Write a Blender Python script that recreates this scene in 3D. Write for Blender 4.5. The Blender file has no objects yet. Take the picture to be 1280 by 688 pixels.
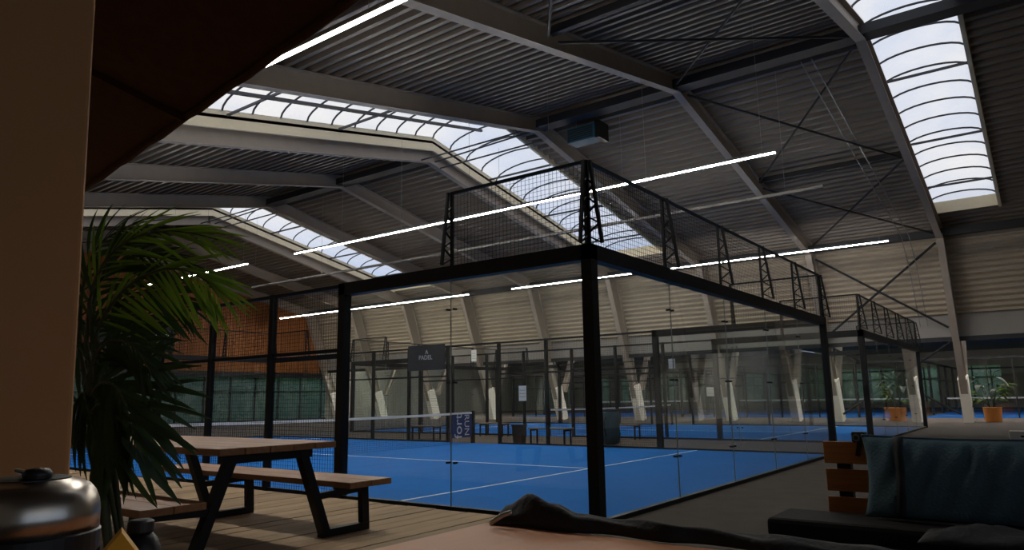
import bpy, bmesh, math, random
from mathutils import Vector, Matrix
random.seed(7)
C = bpy.context.scene.collection
SC = bpy.context.scene

# ------------------------------------------------------------------ camera
F_PX = 891.48
CAM = Vector((-6.6112, -3.8659, 1.3041))
YAW, PIT, ROL = 0.6390, 0.1709, -0.0156
_F = Vector((math.cos(YAW)*math.cos(PIT), math.sin(YAW)*math.cos(PIT), math.sin(PIT)))
_R = Vector((math.sin(YAW), -math.cos(YAW), 0))
_U = _R.cross(_F)
_R2 = _R*math.cos(ROL) + _U*math.sin(ROL)
_U2 = -_R*math.sin(ROL) + _U*math.cos(ROL)
cd = bpy.data.cameras.new('camera'); cam = bpy.data.objects.new('camera', cd); C.objects.link(cam)
cd.sensor_width = 36; cd.lens = F_PX*36/1280; cd.clip_end = 500; cd.clip_start = .05
cam.matrix_world = Matrix(((_R2.x, _U2.x, -_F.x, CAM.x), (_R2.y, _U2.y, -_F.y, CAM.y), (_R2.z, _U2.z, -_F.z, CAM.z), (0, 0, 0, 1)))
SC.camera = cam
def ray(u, v): return _F + _R2*((u-640)/F_PX) + _U2*((344-v)/F_PX)
def pt(u, v, d): return CAM + ray(u, v)*d
def hit(u, v, ax, val):
    d = ray(u, v); return CAM + d*((val-CAM[ax])/d[ax])

# ------------------------------------------------------------------ view, world
SC.view_settings.view_transform = 'Standard'; SC.view_settings.look = 'None'
SC.view_settings.gamma = 1; SC.view_settings.use_curve_mapping = False
SC.view_settings.exposure = 0.65
SC.cycles.use_denoising = True; SC.cycles.denoising_prefilter = 'ACCURATE'; SC.cycles.denoising_input_passes = 'RGB_ALBEDO_NORMAL'
SC.cycles.transparent_max_bounces = 32
SC.cycles.max_bounces = 10
SC.cycles.diffuse_bounces = 5
W = bpy.data.worlds.new('sky'); SC.world = W; W.use_nodes = True
def world():
    nt = W.node_tree; nt.nodes.clear(); N = nt.nodes.new; L = nt.links.new
    out = N('ShaderNodeOutputWorld'); bg = N('ShaderNodeBackground'); bg.inputs[1].default_value = .68
    tc = N('ShaderNodeTexCoord'); sep = N('ShaderNodeSeparateXYZ'); L(tc.outputs['Generated'], sep.inputs[0])
    no = N('ShaderNodeTexNoise'); no.inputs['Scale'].default_value = 3.2; no.inputs['Detail'].default_value = 7; no.inputs['Roughness'].default_value = .6
    mp = N('ShaderNodeMapping'); mp.inputs['Scale'].default_value = (1, 1, 2.2); L(tc.outputs['Generated'], mp.inputs[0]); L(mp.outputs[0], no.inputs['Vector'])
    r1 = N('ShaderNodeMapRange'); r1.inputs[1].default_value = .16; r1.inputs[2].default_value = .27; L(sep.outputs[2], r1.inputs[0])
    r2 = N('ShaderNodeMapRange'); r2.inputs[1].default_value = .30; r2.inputs[2].default_value = .60; L(no.outputs[0], r2.inputs[0])
    mul = N('ShaderNodeMath'); mul.operation = 'MULTIPLY'; L(r1.outputs[0], mul.inputs[0]); L(r2.outputs[0], mul.inputs[1])
    cl = N('ShaderNodeMix'); cl.data_type = 'RGBA'; cl.inputs['A'].default_value = (.46, .58, .82, 1); cl.inputs['B'].default_value = (1.0, .965, .925, 1)
    L(mul.outputs[0], cl.inputs['Factor']); L(cl.outputs['Result'], bg.inputs[0]); L(bg.outputs[0], out.inputs[0])
world()

# ------------------------------------------------------------------ materials
M = {}
def srgb(r, g, b):
    f = lambda c: (c/255/12.92) if c/255 <= .04045 else ((c/255+.055)/1.055)**2.4
    return (f(r), f(g), f(b), 1)
def mat(name, col, rough=.6, metal=0, var=.15, scale=8, bump=0, bscale=40, stretch=(1, 1, 1), spec=.5, emit=None):
    m = bpy.data.materials.new(name); m.use_nodes = True; nt = m.node_tree; N = nt.nodes.new; L = nt.links.new
    b = nt.nodes['Principled BSDF']; b.inputs['Roughness'].default_value = rough; b.inputs['Metallic'].default_value = metal
    b.inputs['Specular IOR Level'].default_value = spec
    c = srgb(*col)
    tc = N('ShaderNodeTexCoord'); mp = N('ShaderNodeMapping'); mp.inputs['Scale'].default_value = stretch; L(tc.outputs['Object'], mp.inputs[0])
    no = N('ShaderNodeTexNoise'); no.inputs['Scale'].default_value = scale; no.inputs['Detail'].default_value = 4; L(mp.outputs[0], no.inputs['Vector'])
    mx = N('ShaderNodeMix'); mx.data_type = 'RGBA'
    mx.inputs['A'].default_value = tuple(c[i]*(1-var) for i in range(3))+(1,); mx.inputs['B'].default_value = tuple(min(1, c[i]*(1+var)) for i in range(3))+(1,)
    L(no.outputs[0], mx.inputs['Factor']); L(mx.outputs['Result'], b.inputs['Base Color'])
    if bump:
        n2 = N('ShaderNodeTexNoise'); n2.inputs['Scale'].default_value = bscale; n2.inputs['Detail'].default_value = 3; L(mp.outputs[0], n2.inputs['Vector'])
        bu = N('ShaderNodeBump'); bu.inputs['Strength'].default_value = bump; bu.inputs['Distance'].default_value = .02; L(n2.outputs[0], bu.inputs['Height']); L(bu.outputs[0], b.inputs['Normal'])
    if emit:
        b.inputs['Emission Color'].default_value = (1, .96, .88, 1); b.inputs['Emission Strength'].default_value = emit
    M[name] = m; return m
def wood(name, a, b_, rough=.6, stretch=(1, 12, 12), scale=2.5):
    m = bpy.data.materials.new(name); m.use_nodes = True; nt = m.node_tree; N = nt.nodes.new; L = nt.links.new
    b = nt.nodes['Principled BSDF']; b.inputs['Roughness'].default_value = rough; b.inputs['Specular IOR Level'].default_value = .35
    tc = N('ShaderNodeTexCoord'); mp = N('ShaderNodeMapping'); mp.inputs['Scale'].default_value = stretch; L(tc.outputs['Object'], mp.inputs[0])
    oi = N('ShaderNodeObjectInfo'); add = N('ShaderNodeVectorMath'); add.operation = 'ADD'; L(mp.outputs[0], add.inputs[0])
    cm = N('ShaderNodeCombineXYZ'); mu = N('ShaderNodeMath'); mu.operation = 'MULTIPLY'; mu.inputs[1].default_value = 37; L(oi.outputs['Random'], mu.inputs[0]); L(mu.outputs[0], cm.inputs[0]); L(mu.outputs[0], cm.inputs[1]); L(cm.outputs[0], add.inputs[1])
    no = N('ShaderNodeTexNoise'); no.inputs['Scale'].default_value = scale; no.inputs['Detail'].default_value = 5; no.inputs['Distortion'].default_value = .6; L(add.outputs[0], no.inputs['Vector'])
    mx = N('ShaderNodeMix'); mx.data_type = 'RGBA'; mx.inputs['A'].default_value = srgb(*a); mx.inputs['B'].default_value = srgb(*b_)
    L(no.outputs[0], mx.inputs['Factor'])
    hs = N('ShaderNodeHueSaturation'); mr = N('ShaderNodeMapRange'); mr.inputs[3].default_value = .82; mr.inputs[4].default_value = 1.15; L(oi.outputs['Random'], mr.inputs[0]); L(mr.outputs[0], hs.inputs['Value']); L(mx.outputs['Result'], hs.inputs['Color'])
    L(hs.outputs[0], b.inputs['Base Color'])
    bu = N('ShaderNodeBump'); bu.inputs['Strength'].default_value = .25; bu.inputs['Distance'].default_value = .01; L(no.outputs[0], bu.inputs['Height']); L(bu.outputs[0], b.inputs['Normal'])
    M[name] = m; return m
def glass(name, tint, refl=1.0, rough=.0, ior=1.45, haze=0):
    m = bpy.data.materials.new(name); m.use_nodes = True; nt = m.node_tree; nt.nodes.clear(); N = nt.nodes.new; L = nt.links.new
    out = N('ShaderNodeOutputMaterial'); tr = N('ShaderNodeBsdfTransparent'); tr.inputs[0].default_value = tint
    gl = N('ShaderNodeBsdfGlossy'); gl.inputs['Roughness'].default_value = rough; gl.inputs[0].default_value = (refl, refl, refl, 1)
    lw = N('ShaderNodeLayerWeight'); lw.inputs[0].default_value = .5     # Schlick reflectance of thin clear sheet
    pw_ = N('ShaderNodeMath'); pw_.operation = 'POWER'; pw_.inputs[1].default_value = 5; L(lw.outputs['Facing'], pw_.inputs[0])
    f0 = ((ior-1)/(ior+1))**2
    fr = N('ShaderNodeMapRange'); fr.inputs[3].default_value = f0; fr.inputs[4].default_value = 1.0; L(pw_.outputs[0], fr.inputs[0])
    mx = N('ShaderNodeMixShader'); L(fr.outputs[0], mx.inputs[0]); L(tr.outputs[0], mx.inputs[1]); L(gl.outputs[0], mx.inputs[2])
    last = mx
    if haze:
        tl = N('ShaderNodeBsdfTranslucent'); tl.inputs[0].default_value = (.9, .9, .9, 1)
        nz = N('ShaderNodeTexNoise'); nz.inputs['Scale'].default_value = 1.3; nz.inputs['Detail'].default_value = 4
        mr = N('ShaderNodeMapRange'); mr.inputs[3].default_value = haze*.6; mr.inputs[4].default_value = haze*1.4
        tc = N('ShaderNodeTexCoord'); L(tc.outputs['Object'], nz.inputs['Vector']); L(nz.outputs[0], mr.inputs[0])
        m2 = N('ShaderNodeMixShader'); L(mr.outputs[0], m2.inputs[0]); L(mx.outputs[0], m2.inputs[1]); L(tl.outputs[0], m2.inputs[2]); last = m2
    L(last.outputs[0], out.inputs[0]); M[name] = m; return m

mat('carpet', (92, 84, 78), .95, var=.2, scale=3, bump=.3, bscale=120, spec=.1)
mat('turf', (0, 104, 186), .85, var=.10, scale=1.2, bump=.3, bscale=200, spec=.15)
mat('line_white', (225, 228, 235), .8, var=.05)
mat('black_steel', (13, 13, 15), .5, var=.2, spec=.3)
mat('wire_black', (12, 12, 14), .6, var=.1, spec=.2)
mat('frame_paint', (158, 146, 134), .55, var=.12, scale=3)
mat('column_white', (244, 236, 224), .6, var=.06, scale=5)
mat('roof_deck', (120, 109, 98), .45, var=.12, scale=1.5)
mat('cladding', (184, 172, 154), .5, var=.08, scale=1.5)
mat('fascia', (150, 144, 138), .7, var=.08, scale=1)
mat('dark_purlin', (40, 40, 44), .6, var=.1)
mat('wall_grey', (150, 146, 136), .8, var=.1, scale=1)
mat('wall_dark', (60, 58, 58), .8, var=.1, scale=1)
mat('curb_cream', (226, 212, 180), .6, var=.06)
mat('rib_grey', (70, 70, 74), .5, var=.1)
mat('tan_paint', (200, 146, 92), .75, var=.06, scale=2, bump=.05)
mat('canopy_brown', (82, 60, 42), .95, var=.2, scale=14, bump=.4, bscale=90, spec=.05)
mat('led', (250, 245, 235), .5, var=.01, emit=95.0)
mat('seal_grey', (112, 114, 112), .5, var=.05)
mat('led_body', (120, 118, 116), .5, var=.05)
mat('tray', (120, 116, 112), .4, .6, var=.1)
mat('steel_wire', (150, 150, 150), .4, .7, var=.05)
mat('net_band', (225, 222, 218), .8, var=.05)
mat('net_cord', (18, 20, 26), .8, var=.1)
mat('banner_navy', (16, 40, 92), .7, var=.1)
mat('paper', (225, 224, 220), .8, var=.04)
mat('sign_dark', (42, 42, 46), .6, var=.1)
mat('sign_letters', (205, 203, 200), .7, var=.03)
mat('teal_bag', (38, 72, 86), .7, var=.25, scale=6, bump=.4, bscale=14)
mat('bin_dark', (36, 34, 34), .7, var=.1)
mat('heater_teal', (30, 88, 108), .5, var=.1)
mat('leaf', (96, 122, 34), .45, var=.35, scale=5, spec=.4)
mat('leaf_dark', (42, 60, 28), .5, var=.3, scale=5, spec=.4)
def leafy(name, k=.35):
    m = M[name]; nt = m.node_tree; b = nt.nodes['Principled BSDF']; out = nt.nodes['Material Output']
    tl = nt.nodes.new('ShaderNodeBsdfTranslucent'); mx = nt.nodes.new('ShaderNodeMixShader'); mx.inputs[0].default_value = k
    nt.links.new(b.inputs['Base Color'].links[0].from_socket, tl.inputs[0]); nt.links.new(b.outputs[0], mx.inputs[1]); nt.links.new(tl.outputs[0], mx.inputs[2]); nt.links.new(mx.outputs[0], out.inputs[0])
leafy('leaf', .45); leafy('leaf_dark', .3)
mat('added_hedge', (104, 130, 96), .9, var=.5, scale=3, bump=1, bscale=6, spec=.1)
mat('bench_wood', (112, 96, 80), .6, var=.15)
mat('stem', (58, 62, 32), .6, var=.2)
mat('soil', (40, 30, 24), .95, var=.3)
mat('planter_black', (20, 19, 19), .5, var=.1)
mat('pot_orange', (196, 122, 52), .75, var=.12, scale=5)
mat('brushed_steel', (190, 180, 168), .28, 1.0, var=.12, scale=6, stretch=(6, 6, .6))
mat('black_plastic', (14, 13, 13), .45, var=.1)
mat('lens_grey', (140, 140, 146), .2, .5, var=.05)
mat('yellow_card', (226, 164, 20), .6, var=.06)
mat('table_tan', (214, 146, 96), .55, var=.08, scale=3, stretch=(1, 8, 8))
mat('jacket_black', (30, 27, 26), .75, var=.25, scale=9, bump=.5, bscale=18)
mat('zip_metal', (200, 196, 188), .3, .9, var=.1)
mat('cushion_teal', (80, 100, 108), .9, var=.14, scale=7, bump=.35, bscale=60, spec=.1)
mat('strap_black', (14, 15, 17), .8, var=.1)
mat('pad_black', (30, 26, 24), .8, var=.15, scale=5, bump=.15, bscale=40, spec=.2)
mat('box_white', (226, 214, 198), .7, var=.04)
wood('deck_wood', (120, 96, 68), (176, 146, 108), .75, stretch=(1, 14, 14))
wood('table_wood', (124, 84, 52), (176, 128, 86), .5, stretch=(14, 1, 14))
wood('table_wood_x', (150, 100, 58), (206, 150, 96), .5, stretch=(1, 14, 14))
wood('pallet_wood', (168, 98, 46), (214, 140, 78), .6, stretch=(14, 1, 14))
wood('cladding_wood', (88, 52, 26), (196, 126, 70), .7, stretch=(3.2, 3.2, .12), scale=1.6)
glass('court_glass', (.93, .95, .94, 1), 1.0, ior=1.5)
glass('skylight_pane', (.92, .93, .95, 1), .6, rough=.15, ior=1.25, haze=.28)
glass('green_glass', (.60, .82, .80, 1), 1.0, ior=1.45, haze=.22)

# ------------------------------------------------------------------ mesh helpers
class MB:
    def __init__(s): s.v = []; s.f = []
    def add(s, vs, fs):
        o = len(s.v); s.v += [Vector(p) for p in vs]; s.f += [tuple(i+o for i in f) for f in fs]; return s
    def box(s, a, b):
        x0, y0, z0 = a; x1, y1, z1 = b
        return s.add([(x0, y0, z0), (x1, y0, z0), (x1, y1, z0), (x0, y1, z0), (x0, y0, z1), (x1, y0, z1), (x1, y1, z1), (x0, y1, z1)],
                     [(3, 2, 1, 0), (4, 5, 6, 7), (0, 1, 5, 4), (1, 2, 6, 5), (2, 3, 7, 6), (3, 0, 4, 7)])
    def bar(s, p, q, w, h, up=(0, 0, 1), w2=None, h2=None):
        p = Vector(p); q = Vector(q); d = (q-p).normalized(); up = Vector(up)
        if abs(d.dot(up)) > .99: up = Vector((1, 0, 0))
        sd = d.cross(up).normalized(); u = sd.cross(d)
        vs = []
        for P, ww, hh in ((p, w, h), (q, w2 or w, h2 or h)):
            for a, b in ((-1, -1), (1, -1), (1, 1), (-1, 1)): vs.append(P+sd*(a*ww/2)+u*(b*hh/2))
        return s.add(vs, [(0, 1, 2, 3), (7, 6, 5, 4), (1, 0, 4, 5), (2, 1, 5, 6), (3, 2, 6, 7), (0, 3, 7, 4)])
    def tube(s, pts, r, n=6, cap=True):
        pts = [Vector(p) for p in pts]; k = len(pts); o = len(s.v)
        rr = r if isinstance(r, (list, tuple)) else [r]*k
        for i, P in enumerate(pts):
            d = (pts[min(i+1, k-1)]-pts[max(i-1, 0)]).normalized(); up = Vector((0, 0, 1)) if abs(d.z) < .95 else Vector((1, 0, 0))
            a = d.cross(up).normalized(); b = a.cross(d)
            for j in range(n):
                t = 2*math.pi*j/n; s.v.append(P+a*(math.cos(t)*rr[i])+b*(math.sin(t)*rr[i]))
        for i in range(k-1):
            for j in range(n): s.f.append((o+i*n+j, o+i*n+(j+1) % n, o+(i+1)*n+(j+1) % n, o+(i+1)*n+j))
        if cap: s.f.append(tuple(o+j for j in range(n))[::-1]); s.f.append(tuple(o+(k-1)*n+j for j in range(n)))
        return s
    def lathe(s, c, prof, n=28, sq=1.0):
        o = len(s.v); c = Vector(c)
        for r, z in prof:
            for j in range(n):
                t = 2*math.pi*j/n; s.v.append(c+Vector((math.cos(t)*r, math.sin(t)*r*sq, z)))
        for i in range(len(prof)-1):
            for j in range(n): s.f.append((o+i*n+j, o+i*n+(j+1) % n, o+(i+1)*n+(j+1) % n, o+(i+1)*n+j))
        s.f.append(tuple(o+j for j in range(n))[::-1]); s.f.append(tuple(o+(len(prof)-1)*n+j for j in range(n)))
        return s
    def mesh(s, name, m, org=(0, 0, 0), smooth=False):
        me = bpy.data.meshes.new(name); o = Vector(org)
        me.from_pydata([tuple(p-o) for p in s.v], [], s.f); me.update()
        me.materials.append(M[m] if isinstance(m, str) else m)
        if smooth: me.polygons.foreach_set('use_smooth', [True]*len(me.polygons))
        return me
    def build(s, name, m, parent=None, org=None, smooth=False, stuff=False, bevel=0):
        if parent is not None: o = world_loc(parent); loc = (0, 0, 0)
        else: o = Vector(org) if org is not None else Vector((0, 0, 0)); loc = o
        ob = bpy.data.objects.new(name, s.mesh(name, m, o, smooth)); C.objects.link(ob); ob.location = loc
        if parent is not None: ob.parent = parent
        if stuff: ob['kind'] = 'stuff'
        if bevel:
            md = ob.modifiers.new('bevel', 'BEVEL'); md.width = bevel; md.segments = 2; md.limit_method = 'ANGLE'
        return ob
def world_loc(o):
    l = Vector(o.location)
    while o.parent: o = o.parent; l = l+Vector(o.location)
    return l
def tag(o, label=None, cat=None, group=None, kind=None):
    if label: o['label'] = label
    if cat: o['category'] = cat
    if group: o['group'] = group
    if kind: o['kind'] = kind
    return o
def thing(name, loc, label, cat, group=None):
    o = bpy.data.objects.new(name, None); C.objects.link(o); o.location = loc; o.empty_display_size = .2
    return tag(o, label, cat, group)
def struct(name, loc=(0, 0, 0)):
    o = bpy.data.objects.new(name, None); C.objects.link(o); o.location = loc; o['kind'] = 'structure'; return o
def inst(name, me, parent, loc, mtx=None):
    ob = bpy.data.objects.new(name, me); C.objects.link(ob); ob.parent = parent
    if mtx is not None: ob.matrix_local = mtx
    else: ob.location = Vector(loc)-world_loc(parent)
    return ob
def copy_tree(o, parent=None):
    c = o.copy(); C.objects.link(c)
    if parent is not None: c.parent = parent
    for ch in list(o.children): copy_tree(ch, c)
    return c
def text(name, s, size, m, parent, loc, rot, ext=.004, align='CENTER'):
    cu = bpy.data.curves.new(name, 'FONT'); cu.body = s; cu.size = size; cu.extrude = ext; cu.align_x = align; cu.align_y = 'CENTER'
    ob = bpy.data.objects.new(name+'_tmp', cu); C.objects.link(ob)
    dg = bpy.context.evaluated_depsgraph_get(); me = bpy.data.meshes.new_from_object(ob.evaluated_get(dg)); bpy.data.objects.remove(ob)
    me.materials.clear(); me.materials.append(M[m])
    o = bpy.data.objects.new(name, me); C.objects.link(o); o.parent = parent; o.location = Vector(loc)-world_loc(parent); o.rotation_euler = rot
    return o

# ------------------------------------------------------------------ the hall
XR, ZR, SL = 12.5, 10.75, .2            # ridge, roof plane slope
XN, XE = -11.0, 26.6                    # near wall, far eave
YF = [-0.95+5.07*k for k in range(-2, 9)]
Y0, Y1 = YF[0], YF[-1]
XFAR = 62.0
def zr(x): return ZR-SL*abs(x-XR)
fl = MB().box((XN-.3, Y0-.3, -.2), (XFAR+.3, Y1+.3, 0)).build('floor', 'carpet'); tag(fl, kind='structure')

def deck(mb, xa, xb, ya, yb, off=0.0, pitch=.36, dep=.19):
    """trapezoid sheet between ridge-relative xa..xb, ribs parallel to Y"""
    n = max(1, round((xb-xa)/pitch)); p = (xb-xa)/n; prof = []
    for i in range(n):
        x = xa+i*p
        for fx, fz in ((0, 0), (.36, 0), (.5, 1), (.86, 1)): prof.append((x+fx*p, fz*dep))
    prof.append((xb, 0))
    o = len(mb.v)
    for x, h in prof:
        z = zr(x)+h+off
        mb.v.append(Vector((x, ya, z))); mb.v.append(Vector((x, yb, z)))
    for i in range(len(prof)-1): mb.f.append((o+2*i, o+2*i+1, o+2*i+3, o+2*i+2))
ceil = struct('ceiling')
SKY = [(-3.1, -.78), (10.45, 14.02), (25.7, 29.2)]
SX0, SX1 = -1.0, 25.2
for i in range(len(YF)-1):
    ya, yb = YF[i], YF[i+1]
    sk = [s for s in SKY if s[0] > ya-.1 and s[1] < yb+.3]
    parts = [(XN, XR, ya, yb), (XR, XE+.2, ya, yb)]
    if sk:
        a, b = sk[0]
        parts = [(XN, SX0, ya, yb), (SX1, XE+.2, ya, yb), (SX0, XR, ya, a), (XR, SX1, ya, a)]
        if b < yb-.05: parts += [(SX0, XR, b, yb), (XR, SX1, b, yb)]
    for pa in parts:
        mb = MB(); deck(mb, *pa); mb.build('roof_panel', 'roof_deck', ceil)
# solid roof skin above the sheets, open at the skylights
mb = MB()
def skin(xa, xb, ya, yb):
    mb.add([(xa, ya, zr(xa)+.2), (xb, ya, zr(xb)+.2), (xb, yb, zr(xb)+.2), (xa, yb, zr(xa)+.2), (xa, ya, zr(xa)+.3), (xb, ya, zr(xb)+.3), (xb, yb, zr(xb)+.3), (xa, yb, zr(xa)+.3)],
           [(3, 2, 1, 0), (4, 5, 6, 7), (0, 1, 5, 4), (1, 2, 6, 5), (2, 3, 7, 6), (3, 0, 4, 7)])
edges = [Y0-.3]
for a, b in SKY: edges += [a, b]
edges.append(Y1+.3)
for i in range(0, len(edges), 2):
    for xa, xb in ((XN-.3, XR), (XR, XE+.5)): skin(xa, xb, edges[i], edges[i+1])
for a, b in SKY:
    skin(XN-.3, SX0, a, b); skin(SX1, XE+.5, a, b)
mb.build('roof_skin', 'wall_dark', ceil)

# steep cladding above the far columns, fascia, outer walls
def leg_x(z): return 26.6+(29.35-26.6)*(7.9-z)/7.9
wl = struct('wall_far')
for i in range(len(YF)-1):
    ya, yb = YF[i], YF[i+1]; mb = MB(); n = 15; za, zb = 7.9, 4.5; prof = []
    for k in range(n):
        for fz, fd in ((0, 0), (.14, 0), (.48, 1), (.62, 1)): prof.append((za+(zb-za)*(k+fz)/n, fd*.15))
    prof.append((zb, 0))
    for z, d in prof:
        x = leg_x(z)+.36+d; mb.v.append(Vector((x, ya, z))); mb.v.append(Vector((x, yb, z)))
    for k in range(len(prof)-1): mb.f.append((2*k, 2*k+1, 2*k+3, 2*k+2))
    mb.build('cladding_sheet', 'cladding', wl)
    MB().box((28.3, ya+.01, 3.55), (28.42, yb-.01, 4.52)).build('fascia_panel', 'fascia', wl)
MB().bar((28.36, Y0, 3.45), (28.36, Y1, 3.45), .2, .18).build('girder', 'dark_purlin', wl)
MB().add([(27.2, Y0, 8.2), (27.2, Y1, 8.2), (28.5, Y1, 4.5), (28.5, Y0, 4.5), (27.4, Y0, 8.2), (27.4, Y1, 8.2), (28.7, Y1, 4.5), (28.7, Y0, 4.5)],
         [(0, 1, 2, 3), (7, 6, 5, 4), (0, 4, 5, 1), (3, 2, 6, 7), (0, 3, 7, 4), (1, 5, 6, 2)]).build('outer_skin', 'wall_dark', wl)
wn = MB().box((XN-.3, Y0-.3, 0), (XN, Y1+.3, 6.35)).build('wall_near', 'wall_grey'); tag(wn, kind='structure')
ws = struct('wall_south')
WX0, WX1, WZ0, WZ1 = -10.2, 1.8, .7, 4.0
for (xa, xb, za, zb) in ((XN-.3, WX0, 0, 4.5), (WX0, WX1, 0, WZ0), (WX0, WX1, WZ1, 4.5), (WX1, XFAR+.3, 0, 4.5)):
    MB().box((xa, Y0-.3, za), (xb, Y0, zb)).build('wall_section', 'wall_grey', ws)
mb = MB(); mb.add([(x, y, z) for y in (Y0-.3, Y0) for x, z in ((XN-.3, 4.5), (XN-.3, 6.4), (XR, 11.2), (27.2, 8.2), (28.5, 4.5))],
                  [tuple(range(5)), tuple(range(9, 4, -1))]+[(i, (i+1) % 5, (i+1) % 5+5, i+5) for i in range(5)])
mb.build('gable', 'wall_grey', ws)
w = struct('window_9', (WX0, Y0, WZ0))  # added window behind the camera, lets daylight onto the foreground
for i in range(8):
    a = WX0+(WX1-WX0)*i/8; b = WX0+(WX1-WX0)*(i+1)/8
    MB().box((a+.05, Y0-.16, WZ0+.05), (b-.05, Y0-.14, WZ1-.05)).build('pane', 'court_glass', w)
    MB().box((a-.04, Y0-.2, WZ0), (a+.04, Y0-.08, WZ1)).build('mullion', 'dark_purlin', w)
# the neighbouring hall behind the column line
c2 = struct('ceiling_annex')
for xa, xb in ((28.45, 29.6), (34.4, 37.0), (42.0, XFAR+.3)): MB().box((xa, Y0, 4.55), (xb, Y1+.3, 4.75)).build('slab', 'fascia', c2)
for n_, (xa, xb) in enumerate(((29.6, 34.4), (37.0, 42.0))):  # rooflight strips added out of view to bring daylight into the annex
    w = struct('window_%d' % (n_+7), ((xa+xb)/2, Y0, 4.6)); y = Y0
    while y < Y1:
        ye = min(y+2.535, Y1); MB().box((xa, y+.03, 4.62), (xb, ye-.03, 4.64)).build('pane', 'skylight_pane', w); MB().box((xa, ye-.03, 4.58), (xb, ye+.03, 4.7)).build('glazing_bar', 'rib_grey', w); y = ye+1e-6
wf = struct('wall_annex')
MB().box((XFAR, Y0, 0), (XFAR+.3, Y1, .5)).build('plinth', 'wall_grey', wf)
MB().box((XFAR, Y0, 3.3), (XFAR+.3, Y1, 4.55)).build('lintel', 'wall_grey', wf)
k = 0; y = Y0; wi = 0
while y < Y1-.5:
    MB().box((XFAR, y, .5), (XFAR+.3, y+1.4, 3.3)).build('pier', 'wall_grey', wf)
    ye = min(y+4.4, Y1)
    wi += 1
    w = struct('window_%d' % (wi+10), (XFAR, y+2.9, .5))
    n = 3
    for j in range(n):
        a = y+1.4+(ye-y-1.4)*j/n; b = y+1.4+(ye-y-1.4)*(j+1)/n
        MB().box((XFAR+.1, a+.05, .55), (XFAR+.12, b-.05, 3.25)).build('pane', 'green_glass', w)
        MB().box((XFAR+.02, a-.04, .5), (XFAR+.2, a+.04, 3.3)).build('mullion', 'dark_purlin', w)
    MB().box((XFAR+.03, y+1.4, 2.35), (XFAR+.19, ye, 2.43)).build('transom', 'dark_purlin', w)
    y += 4.4

og = MB().box((-60, -60, -.5), (130, 110, -.25)).build('exterior_ground', 'wall_dark'); tag(og, kind='structure')
for nm, a, b in (('added_hedge_annex', (66, -14, -.25), (68, 48, 5.5)), ('added_hedge_north', (-14, 43.5, -.25), (70, 45.5, 6.5))):  # hedges added outside to hide the bright sky behind the green glass
    mb = MB(); ax = 1 if nm == 'added_hedge_annex' else 0; L_ = b[ax]-a[ax]; n, m_ = 120, 16; rh = random.Random(4)
    prof = [(0, 0), (0, .25), (.02, .5), (.04, .75), (.12, .93), (.35, 1), (.65, 1), (.9, .93), (1, .6), (1, 0)]
    for i in range(n+1):
        for fx, fz in prof:
            p = [0, 0, a[2]+(b[2]-a[2])*fz*(1+.04*math.sin(i*.9)+.03*rh.uniform(-1, 1))]; p[ax] = a[ax]+L_*i/n; o_ = 1-ax
            p[o_] = a[o_]+(b[o_]-a[o_])*fx+.12*rh.uniform(-1, 1); mb.v.append(Vector(p))
    k = len(prof)
    for i in range(n):
        for j in range(k-1): mb.f.append((i*k+j, i*k+j+1, (i+1)*k+j+1, (i+1)*k+j))
    h = mb.build(nm, 'added_hedge', smooth=True); tag(h, kind='structure')
# north gable: green glazed screen below, timber boarding above
wg = struct('wall_north')
XW0, XW1 = XN, 28.3
mb = MB(); x = XN; pw = .24
while x < 27.6:
    d = random.uniform(0, .035); ztop = min(zr(x), zr(x+pw))-.02
    if x > 26.0: ztop = min(ztop, 7.9-(x+pw+.1-26.6-.3)*7.9/2.75)
    if ztop > 3.35: mb.box((x, Y1-.06-d, 3.3), (x+pw-.018, Y1+.04, ztop))
    x += pw
mb.build('timber_boarding', 'cladding_wood', wg, stuff=True)
MB().add([(XN, Y1+.05, 3.0), (28.4, Y1+.05, 3.0), (28.4, Y1+.05, 4.6), (27.0, Y1+.05, 8.2), (XR, Y1+.05, 10.9), (XN, Y1+.05, 6.3), (XN, Y1+.25, 3.0), (28.4, Y1+.25, 3.0), (28.4, Y1+.25, 4.6), (27.0, Y1+.25, 8.2), (XR, Y1+.25, 10.9), (XN, Y1+.25, 6.3)],
         [(0, 1, 2, 3, 4, 5), (11, 10, 9, 8, 7, 6)]+[(i, i+6, (i+1) % 6+6, (i+1) % 6) for i in range(6)]).build('backing', 'wall_dark', wg)
MB().box((XN, Y1-.1, 2.95), (28.3, Y1+.1, 3.32)).build('lintel_beam', 'dark_purlin', wg)
MB().box((28.3, Y1, 0), (XFAR+.3, Y1+.3, 4.6)).build('annex_end', 'wall_grey', wg)
w = struct('window_1', (8, Y1, 0))
x = XN
while x < 28.2:
    MB().box((x, Y1-.08, 0), (x+.09, Y1+.08, 2.95)).build('mullion', 'dark_purlin', w)
    MB().box((x+.09, Y1-.01, .1), (min(x+1.85, 28.3), Y1+.01, 2.95)).build('pane', 'green_glass', w)
    x += 1.85
MB().box((XN, Y1-.06, 1.98), (28.3, Y1+.06, 2.05)).build('transom', 'dark_purlin', w)
MB().box((XN, Y1-.06, 0), (28.3, Y1+.06, .1)).build('sill', 'dark_purlin', w)

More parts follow.
